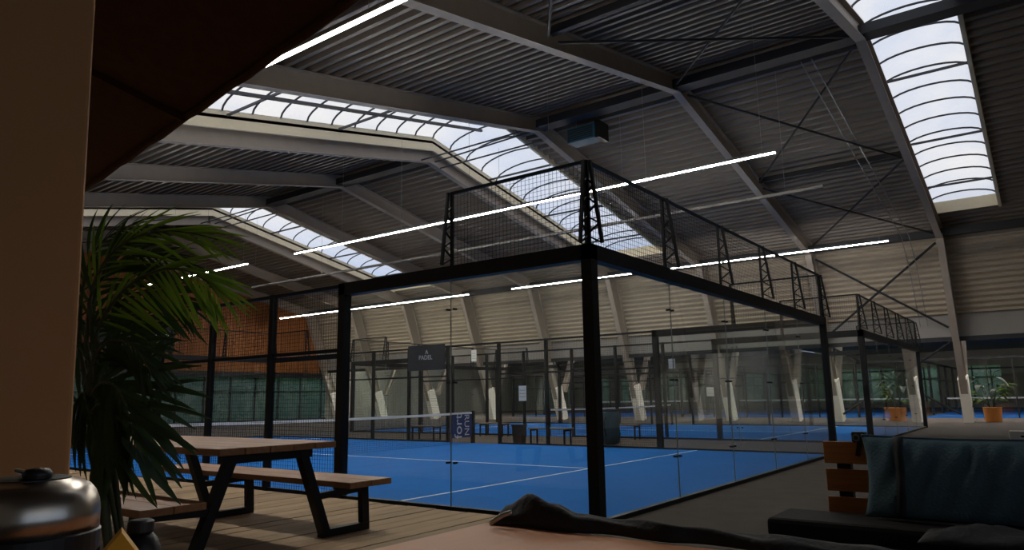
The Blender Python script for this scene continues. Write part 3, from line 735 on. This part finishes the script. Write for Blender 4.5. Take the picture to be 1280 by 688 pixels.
# ------------------------------------------------------------------ plants
def leaf_mesh(L=1.0, w=.06, droop=.35, n=5, m='leaf', fold=.3):
    mb = MB(); o = 0
    for i in range(n+1):
        t = i/n; ww = w*math.sin(math.pi*min(1, (t*.92+.08)))**.7 if t < 1 else .002; x = L*t*(1-.12*t*droop*2); z = -droop*L*t*t
        mb.v += [Vector((x, -ww/2, z+fold*ww/2)), Vector((x, 0, z)), Vector((x, ww/2, z+fold*ww/2))]
    for i in range(n):
        for j in range(2): mb.f.append((3*i+j, 3*i+j+1, 3*i+3+j+1, 3*i+3+j))
    return mb.mesh('leaflet', m, smooth=True)
def bez(P, t):
    P = [Vector(p) for p in P]
    while len(P) > 1: P = [P[i].lerp(P[i+1], t) for i in range(len(P)-1)]
    return P[0]
def orient(d, up):
    x = d.normalized(); y = up.cross(x)
    if y.length < 1e-4: y = Vector((0, 1, 0))
    y.normalize(); z = x.cross(y)
    return Matrix(((x.x, y.x, z.x), (x.y, y.y, z.y), (x.z, y.z, z.z))).to_4x4()

PD = 3.05
pl0 = pt(150, 676, PD); pl0.z = 0
palm = thing('potted_palm', pl0, 'large potted palm with long drooping fronds beside the tan column', 'plant')
MB().lathe(pl0, [(.15, 0), (.17, .02), (.205, .56), (.225, .57), (.225, .61), (.2, .615), (.195, .56)], 28).build('planter', 'planter_black', palm, smooth=False)
MB().lathe(pl0+Vector((0, 0, .54)), [(.19, 0), (.19, .02), (.05, .035)], 20).build('soil', 'soil', palm)
lm = [leaf_mesh(.34, .021, .22, 6, 'leaf'), leaf_mesh(.34, .025, .28, 6, 'leaf_dark')]  # bright copy for skylit fronds, darker copy paints the others as shaded
soil = pl0+Vector((0, 0, .57))
def frond(pix, n=32, ll=1.0, hang=.3, m=0, wid=1.0, spread=.7):
    P = [pt(u, v, d) for u, v, d in pix]
    st = soil+Vector((random.uniform(-.07, .07), random.uniform(-.07, .07), 0))
    mid = st.lerp(P[0], .6)+Vector((0, 0, .12))
    N = 14; pts = [bez([st, mid, P[0]], i/6) for i in range(6)]+[bez(P, i/N) for i in range(N+1)]
    rr = [.011]*6+[.010*(1-.8*i/N) for i in range(N+1)]
    ra = MB().tube(pts, rr, 5).build('frond', 'stem', palm, smooth=True)
    nv = (-_F*.75+Vector((0, 0, .55))).normalized()
    for i in range(n):
        k = i//2; sg = 1 if i % 2 else -1
        t = .05+.94*(k+.5)/(n/2)
        p = bez(P, t); tg = (bez(P, min(1, t+.02))-bez(P, max(0, t-.02))).normalized()
        sd = tg.cross(nv).normalized()
        size = ll*(.6+.5*math.sin(math.pi*min(1, .15+t*.75)))*(1 if t < .85 else .85)*random.uniform(.88, 1.1)
        d = tg*(.75+.5*t)+sd*sg*(spread*(1.1-.5*t))+Vector((0, 0, -hang))+nv*random.uniform(-.28, .18)+Vector((random.uniform(-.1, .1), random.uniform(-.1, .1), random.uniform(-.1, .1)))
        mt = orient(d, nv+sd*sg*random.uniform(-.2, .5)) @ Matrix.Diagonal((size, size*wid, size, 1)); mt.translation = p-Vector(palm.location)
        inst('leaflet', lm[m], ra, None, mt)
frond([(112, 380, 3.1), (125, 290, 3.1), (200, 275, 3.0), (272, 300, 2.95)], 36, .8, .12, 0, .9, .5)
frond([(120, 420, 3.05), (150, 330, 3.0), (240, 310, 2.9), (274, 372, 2.85)], 42, .85, .42, 0, .9, .75)
frond([(105, 430, 3.2), (130, 370, 3.2), (190, 350, 3.15), (235, 385, 3.1)], 32, .8, .3, 1)
frond([(110, 470, 3.0), (125, 410, 3.0), (165, 410, 2.95), (190, 470, 2.9)], 30, .8, .35, 1)
frond([(112, 500, 3.0), (130, 455, 2.95), (162, 480, 2.85), (170, 572, 2.8)], 30, 1.05, .25, 1, 1.25, .8)
frond([(100, 440, 3.2), (98, 330, 3.2), (115, 285, 3.2), (180, 285, 3.15)], 30, .75, .2, 1)
frond([(100, 520, 3.1), (100, 470, 3.05), (108, 490, 2.95), (116, 545, 2.9)], 22, .85, .3, 1, 1.1)
frond([(105, 480, 3.3), (112, 400, 3.3), (140, 370, 3.3), (185, 415, 3.3)], 28, .85, .35, 1)
frond([(108, 430, 3.15), (110, 330, 3.15), (155, 305, 3.1), (222, 330, 3.05)], 34, .8, .25, 1)

frond([(112, 520, 2.95), (130, 490, 2.9), (150, 500, 2.82), (150, 585, 2.78)], 16, 1.1, .15, 1, 1.3, 1.1)

lbig = leaf_mesh(.75, .26, .5, 6, 'leaf', .25); lbig2 = leaf_mesh(.75, .26, .8, 6, 'leaf_dark', .25)
def pot_plant(x, y, label, H=2.35, seed=1):
    rnd = random.Random(seed); t = thing('potted_plant', (x, y, 0), label, 'plant', 'potted plants by the columns')
    MB().lathe((x, y, 0), [(.27, 0), (.30, .02), (.34, .58), (.36, .6), (.33, .62), (.31, .55)], 24).build('pot', 'pot_orange', t)
    MB().lathe((x, y, .54), [(.31, 0), (.31, .02), (.1, .03)], 18).build('soil', 'soil', t)
    for i in range(11):
        a = rnd.uniform(0, 6.28); h = H*rnd.uniform(.45, 1)-.75; r = rnd.uniform(.15, .55)
        p0 = Vector((x+.08*math.cos(a), y+.08*math.sin(a), .55)); p2 = Vector((x+r*math.cos(a), y+r*math.sin(a), .55+h)); p1 = p0.lerp(p2, .5)+Vector((-.1*math.cos(a), -.1*math.sin(a), .15))
        st = MB().tube([bez([p0, p1, p2], k/6) for k in range(7)], .014, 5).build('stem', 'stem', t)
        for q in range(3):
            aa = a+rnd.uniform(-1.2, 1.2); d = Vector((math.cos(aa), math.sin(aa), rnd.uniform(.1, .9))); s = rnd.uniform(.55, 1.0)
            mt = orient(d, Vector((0, 0, 1))) @ Matrix.Diagonal((s, s, s, 1)); mt.translation = bez([p0, p1, p2], 1-q*.16)-Vector(t.location)
            inst('leaf', lbig if i % 2 else lbig2, st, None, mt)
pot_plant(29.9, -1.78, 'leafy plant in an orange pot beside the white-footed column', seed=3)
pot_plant(30.6, 2.1, 'leafy plant in an orange pot seen through the second court glass', seed=5)

# ------------------------------------------------------------------ the lounge in front
# tan column
B = pt(86, 600, 2.2); best = None
for i in range(400):
    Tt = pt(119, 0, 1.8+i*.002); e = (Vector((Tt.x, Tt.y))-Vector((B.x, B.y))).length
    if best is None or e < best[0]: best = (e, Tt)
T = best[1]; dr = (T-B)/(T.z-B.z)
vdir = Vector((B.x-CAM.x, B.y-CAM.y, 0)).normalized(); lft = Vector((-vdir.y, vdir.x, 0))
base = B+dr*(-B.z); topc = B+dr*(2.95-B.z)
mb = MB()
vs = []
for P in (base, topc):
    for a, b in ((0, 0), (.62, 0), (.62, .3), (0, .3)): vs.append(P+lft*a+vdir*b)
mb.add(vs, [(0, 1, 2, 3), (7, 6, 5, 4), (1, 0, 4, 5), (2, 1, 5, 6), (3, 2, 6, 7), (0, 3, 7, 4)])
tc_ = thing('column', (base.x, base.y, 0), 'tan painted column standing behind the steel jug', 'column')
mb.build('shaft', 'tan_paint', tc_, bevel=.012)
MB().add([P+lft*a+vdir*b for P in (base-dr*0, base+dr*.09) for a, b in ((-.012, -.012), (.632, -.012), (.632, .312), (-.012, .312))],
         [(0, 1, 2, 3), (7, 6, 5, 4), (1, 0, 4, 5), (2, 1, 5, 6), (3, 2, 6, 7), (0, 3, 7, 4)]).build('skirting', 'black_plastic', tc_)
# brown parasol canopy
ZC = 3.2
P0 = hit(105, 235, 2, ZC); P1 = hit(430, 5, 2, ZC); e = (P0-P1).normalized(); nrm = Vector((-e.y, e.x, 0)); LC = 4.5
cen = P0-e*(LC/2)+nrm*(LC/2)
if cen.x > P0.x: nrm = -nrm; cen = P0-e*(LC/2)+nrm*(LC/2)
par = thing('parasol', (cen.x, cen.y, ZD), 'large dark brown square parasol overhanging the tan column and palm', 'parasol')
mb = MB(); n = 12
cor = [P0, P0-e*LC, P0-e*LC+nrm*LC, P0+nrm*LC]
apex = Vector((cen.x, cen.y, ZC+.62))
for off in (0, .02):
    o = len(mb.v)
    for i in range(n+1):
        for j in range(n+1):
            a, b = i/n, j/n; p = P0-e*(LC*a)+nrm*(LC*b)
            r = max(abs(a-.5), abs(b-.5))*2; sag = -.05*math.sin(math.pi*a)*math.sin(math.pi*b)
            edge = -.05*(1-abs(a-.5)*2)*(1 if b in (0., 1.) else 0)*0
            mb.v.append(Vector((p.x, p.y, ZC+.62*(1-r)+sag+off+edge)))
    for i in range(n):
        for j in range(n):
            q = (o+i*(n+1)+j, o+i*(n+1)+j+1, o+(i+1)*(n+1)+j+1, o+(i+1)*(n+1)+j); mb.f.append(q if off else q[::-1])
cn = mb.build('canopy', 'canopy_brown', par)
for k in range(4):
    a, b = cor[k], cor[(k+1) % 4]
    MB().tube([a+(b-a)*(i/20)+Vector((0, 0, -.012+.008*math.sin(i*2.1))) for i in range(21)], .026, 7).build('hem', 'canopy_brown', cn)
for k in range(4):
    MB().bar(cor[k]+Vector((0, 0, -.03)), apex+Vector((0, 0, -.06)), .03, .04).build('rib', 'canopy_brown', par)
    m_ = (cor[k]+cor[(k+1) % 4])/2; MB().bar(m_+Vector((0, 0, -.03)), apex+Vector((0, 0, -.06)), .03, .04).build('rib', 'canopy_brown', par)
MB().tube([(cen.x, cen.y, ZD+.1), (cen.x, cen.y, ZC+.6)], .035, 12).build('pole', 'table_wood', par)
MB().box((cen.x-.45, cen.y-.45, ZD+.003), (cen.x+.45, cen.y+.45, ZD+.1)).build('base', 'black_plastic', par, bevel=.02)

# big table with tan top
TX0, TX1, TY0, TY1, TT = -6.3, -3.98, -3.35, -1.74, .75
tb = thing('lounge_table', ((TX0+TX1)/2, (TY0+TY1)/2, 0), 'tan topped table in front of the court corner', 'table')
MB().box((TX0, TY0, TT-.045), (TX1, TY1, TT)).build('top', 'table_tan', tb, bevel=.012)
for x in (TX0+.12, TX1-.12):
    for y in (TY0+.12, TY1-.12): MB().box((x-.04, y-.04, 0), (x+.04, y+.04, TT-.045)).build('leg', 'black_steel', tb)
MB().box((TX0+.12, TY0+.1, TT-.1), (TX1-.12, TY0+.14, TT-.045)).build('apron', 'black_steel', tb)
MB().box((TX0+.12, TY1-.14, TT-.1), (TX1-.12, TY1-.1, TT-.045)).build('apron', 'black_steel', tb)
# black jacket lying along the table's far edge
jk = thing('jacket', (TX1-.2, -2.4, TT), 'black jacket lying bunched along the edge of the tan table', 'jacket')
NS, NT = 80, 20; mb = MB()
def lerp_tab(tab, u):
    for (u0, a0), (u1, a1) in zip(tab, tab[1:]):
        if u <= u1: k = max(0, (u-u0)/(u1-u0)); k = k*k*(3-2*k); return a0+(a1-a0)*k
    return tab[-1][1]
VB = [(612, 657), (740, 668), (850, 680), (1000, 694), (1160, 706)]
VT = [(612, 655), (635, 634), (664, 620), (692, 630), (725, 645), (780, 652), (860, 660), (960, 672), (1080, 684), (1160, 700)]
for i in range(NS+1):
    s = i/NS; u = 612+548*s; c = hit(u, lerp_tab(VB, u), 2, TT+.002); dep = (c-CAM).dot(_F)
    vw = Vector((c.x-CAM.x, c.y-CAM.y, 0)).normalized()
    w = .055+.02*math.sin(s*9+1)+.03*math.exp(-((s-.1)/.08)**2)
    if s < .03: w *= .3+.7*s/.03
    h = max(.004, (lerp_tab(VB, u)-lerp_tab(VT, u))/F_PX*dep-w*.15)
    for j in range(NT+1):
        a = math.pi*j/NT; p = c+vw*(w-math.cos(a)*w*1.0)
        z = TT+.003+max(0, math.sin(a))**.8*h*(1+.07*math.sin(a*5+s*17)+.04*math.sin(s*43+a*3))
        mb.v.append(Vector((p.x, p.y, z)))
for i in range(NS):
    for j in range(NT): q = i*(NT+1)+j; mb.f.append((q, q+NT+1, q+NT+2, q+1))
jo = mb.build('cloth', 'jacket_black', jk, smooth=True)
jo.modifiers.new('thick', 'SOLIDIFY').thickness = .004
zc = (hit(640, 659, 2, TT)-CAM).dot(_F)-.01
zp = [pt(613, 655, zc), pt(622, 648, zc), pt(630, 642, zc), pt(640, 641, zc)]
MB().tube([bez(zp, i/12) for i in range(13)], .011, 6).build('zip', 'zip_metal', jk, smooth=True)
# steel jug
KD = 1.3; kp = pt(34, 640, KD); kx, ky = kp.x, kp.y
jg = thing('steel_jug', (kx, ky, TT), 'brushed steel dome-lidded jug with a black band in front of the tan column', 'jug')
kt = pt(34, 601, KD).z; kb = pt(34, 664, KD).z; R = .117
MB().lathe((kx, ky, TT), [(R*.86, 0), (R*.9, .01), (R*.93, .05), (R*.96, kb-TT-.03)], 40).build('body', 'brushed_steel', jg, smooth=True)
MB().lathe((kx, ky, kb-.042), [(R*.99, 0), (R*1.03, .006), (R*1.03, .039), (R*.99, .043)], 40).build('band', 'black_plastic', jg, smooth=False)
hh = kt-kb
MB().lathe((kx, ky, kb), [(R*1.0, 0), (R*1.0, hh*.34), (R*.975, hh*.56), (R*.92, hh*.74), (R*.83, hh*.88), (R*.70, hh*.96), (R*.60, hh*.985), (R*.58, hh*1.01), (R*.42, hh*1.02)], 44).build('lid', 'brushed_steel', jg, smooth=True)
MB().lathe((kx, ky, kt), [(R*.56, -.004), (R*.56, .003), (R*.42, .006)], 30).build('collar', 'black_plastic', jg)
lv = pt(47, 592, KD-.02)
MB().lathe((lv.x, lv.y, kt), [(.012, 0), (.022, .006), (.024, .014), (.018, .022), (.006, .024)], 20).build('knob', 'black_plastic', jg, smooth=True)
MB().tube([(kx, ky, kt+.006), (kx-.02, ky+.01, kt+.018), (lv.x, lv.y, kt+.012)], .004, 6).build('thumb_lever', 'zip_metal', jg)
# yellow card
yc_ = pt(150, 690, 1.62)
t = thing('folded_card', (yc_.x, yc_.y, TT), 'bright yellow folded card standing on the tan table beside the jug', 'card')
ztop = pt(150, 664, 1.62).z
dv = Vector((yc_.x-CAM.x, yc_.y-CAM.y, 0)).normalized(); sv = Vector((-dv.y, dv.x, 0))
A = Vector((yc_.x, yc_.y, TT+.004)); tp = Vector((yc_.x, yc_.y, ztop))
mb = MB(); q = [A+sv*.20-dv*.03, A-sv*.19-dv*.03, tp-dv*.03, A+sv*.20+dv*.05, A-sv*.19+dv*.05, tp+dv*.05]
mb.add(q, [(0, 1, 2), (5, 4, 3), (0, 3, 4, 1), (1, 4, 5, 2), (2, 5, 3, 0)]); mb.build('panel', 'yellow_card', t)
MB().bar(A+sv*.15-dv*.031, A-sv*.15-dv*.031, .004, .006).build('fold', 'table_tan', t)
# black flask standing behind the card
fk = pt(176, 660, 1.95); zt = pt(172, 650, 1.95).z-TT
t = thing('flask', (fk.x, fk.y, TT), 'black vacuum flask with rounded shoulders behind the yellow card', 'flask')
MB().lathe((fk.x, fk.y, TT), [(.05, .002), (.056, .01), (.058, zt*.55), (.054, zt*.68), (.042, zt*.8), (.03, zt*.86)], 28).build('body', 'black_plastic', t, smooth=True)
MB().lathe((fk.x, fk.y, TT+zt*.86), [(.032, 0), (.034, .004), (.033, zt*.12), (.026, zt*.14)], 24).build('cap', 'planter_black', t)

# pallet sofa --------------------------------------------------------------
SX, SZ = -1.62, .48
YA = hit(957, 647, 2, SZ).y; SXF = hit(957, 647, 2, SZ).x
sf = thing('pallet_sofa', (SXF+.35, -3.5, 0), 'low wooden pallet sofa with a black seat pad behind the tan table', 'sofa')
YB = -5.2; XB = -1.02
MB().box((SXF, YB, SZ-.13), (XB-.02, YA, SZ)).build('seat_pad', 'pad_black', sf, bevel=.03)
for i in range(3): MB().box((SXF+.04, YB+.05, .04+i*.11), (SXF+.062, YA-.06, .04+i*.11+.095)).build('front_board', 'pallet_wood', sf)
for y in (YA-.08, (YA+YB)/2, YB+.1): MB().box((SXF+.062, y-.05, 0), (XB, y+.05, SZ-.13)).build('block', 'pallet_wood', sf)
yb0 = hit(1033, 600, 0, XB).y
ztopb = hit(1033, 552, 0, XB).z
pitch = (hit(1033, 552, 0, XB).z-hit(1033, 645, 0, XB).z)/2.72
for i in range(4):
    z1 = ztopb-i*pitch
    MB().box((XB, YB, z1-pitch*.80), (XB+.024, yb0+random.uniform(-.012, .006), z1)).build('back_board', 'pallet_wood', sf, bevel=.004)
for y in (yb0-.12, yb0-1.2, YB+.15): MB().box((XB+.024, y-.045, 0), (XB+.1, y+.045, ztopb-.02)).build('back_post', 'black_steel', sf)
MB().box((XB-.02, YB, ztopb+.001), (XB+.14, yb0-.3, ztopb+.018)).build('top_rail', 'pallet_wood', sf)
# teal cushion leaning on the back
def cushion(cx0, y_hi, y_lo, z0, z1, th, label):
    cu = thing('back_cushion', (cx0, (y_hi+y_lo)/2, z0), label, 'cushion')
    NU, NV = 60, 30; mb = MB(); rnd = random.Random(2)
    for side in (-1, 1):
        o = len(mb.v)
        for i in range(NU+1):
            for j in range(NV+1):
                a, b = i/NU*2-1, j/NV*2-1
                f = ((1-abs(a)**5)*(1-abs(b)**3.2))**.5
                pinch = 1-.035*(b*b)*(1-a*a) ; pz = 1-.06*(a*a)*(1-b*b)
                y = (y_hi+y_lo)/2+(y_hi-y_lo)/2*a*(1-.05*(1-b*b))
                z = (z0+z1)/2+(z1-z0)/2*b*(1-.07*(1-a*a)*(1 if b > 0 else .2))
                wr = .022*math.sin(a*31+3*b+2*math.sin(a*9))*max(0, b)**1.5*(1-abs(a)**6)+.006*math.sin(a*23+b*5)
                x = cx0+.10*(b*.5)+side*(th/2*f+(wr if side < 0 else 0)*f)
                mb.v.append(Vector((x, y, z)))
        for i in range(NU):
            for j in range(NV):
                q = o+i*(NV+1)+j; qd = (q, q+1, q+NV+2, q+NV+1); mb.f.append(qd if side > 0 else qd[::-1])
    ob = mb.build('cover', 'cushion_teal', cu, smooth=True)
    ob.modifiers.new('weld', 'WELD').merge_threshold = .0005
    pts = []
    for i in range(NU+1):
        pts.append(mb.v[i*(NV+1)+NV]+Vector((0, 0, .003)))
    MB().tube(pts, .008, 6).build('piping', 'cushion_teal', cu, smooth=True)
    # strap: a band over the front, top and back
    k = int(NU*(1-(1128-1078)/ (1290-1078+120)))
    mbs = MB(); cols = [mb.v[k*(NV+1)+j] for j in range(NV+1)]; cols2 = [mb.v[(NU+1)*(NV+1)+k*(NV+1)+j] for j in range(NV, -1, -1)]
    loop = [p+Vector((-.013, 0, .004)) for p in cols]+[p+Vector((.013, 0, .004)) for p in cols2]
    for p in loop: mbs.v += [p+Vector((0, -.027, 0)), p+Vector((0, .027, 0))]
    for i in range(len(loop)-1): mbs.f.append((2*i, 2*i+1, 2*i+3, 2*i+2))
    so = mbs.build('strap', 'strap_black', cu, smooth=True); so.modifiers.new('s', 'SOLIDIFY').thickness = .003
    return cu
XCU = XB-.16
yc1 = hit(1077, 600, 0, XCU-.06).y; zt1 = hit(1090, 546, 0, XCU-.04).z
cushion(XCU, yc1, yc1-1.35, SZ+.01, zt1, .22, 'teal fabric back cushion with a black strap leaning on the pallet sofa')
# black clip lamp on the sofa corner
cl = hit(1074, 547, 0, XB-.03)
t = thing('clip_lamp', (cl.x, cl.y, ztopb), 'small black clip lamp on the corner of the sofa back', 'lamp')
MB().box((cl.x-.04, cl.y-.045, cl.z-.035), (cl.x+.04, cl.y+.045, cl.z+.04)).build('body', 'black_plastic', t, bevel=.012)
MB().tube([(cl.x-.04, cl.y+.01, cl.z), (cl.x-.055, cl.y+.01, cl.z)], .026, 16).build('lens', 'lens_grey', t)
MB().tube([(cl.x-.055, cl.y+.01, cl.z), (cl.x-.058, cl.y+.01, cl.z)], .014, 12).build('bulb', 'black_plastic', t)
MB().bar((cl.x, cl.y, cl.z-.03), (cl.x, cl.y+.02, cl.z-.13), .02, .03).build('clip', 'black_plastic', t)
# white box on the sofa's top rail
yw = hit(1262, 549, 0, XB).y
t = thing('card_box', (XB+.06, yw-.06, ztopb+.018), 'small white box with a dark mark on the sofa back rail', 'box')
MB().box((XB-.01, yw-.2, ztopb+.019), (XB+.11, yw, ztopb+.088)).build('carton', 'box_white', t, bevel=.003)
MB().box((XB-.0115, yw-.12, ztopb+.05), (XB-.0102, yw-.06, ztopb+.062)).build('mark', 'black_plastic', t)
# black jacket heap on the sofa seat
hp = hit(1230, 672, 2, SZ+.05)
t = thing('coat_heap', (hp.x, hp.y, SZ), 'crumpled black coat lying on the sofa seat pad', 'coat')
mb = MB(); NS, NT = 36, 18
for i in range(NS+1):
    s = i/NS*2-1
    for j in range(NT+1):
        q = j/NT*2-1; f = max(0, 1-s*s)**.5*max(0, 1-q*q)**.5
        mb.v.append(Vector((hp.x+.12+.2*q, hp.y-.05+.36*s, SZ+.005+.075*f*(1+.22*math.sin(s*5+q*3)+.06*math.sin(s*13-q*7)))))
for i in range(NS):
    for j in range(NT): q = i*(NT+1)+j; mb.f.append((q, q+1, q+NT+2, q+NT+1))
o = mb.build('cloth', 'jacket_black', t, smooth=True); o.modifiers.new('s', 'SOLIDIFY').thickness = .004
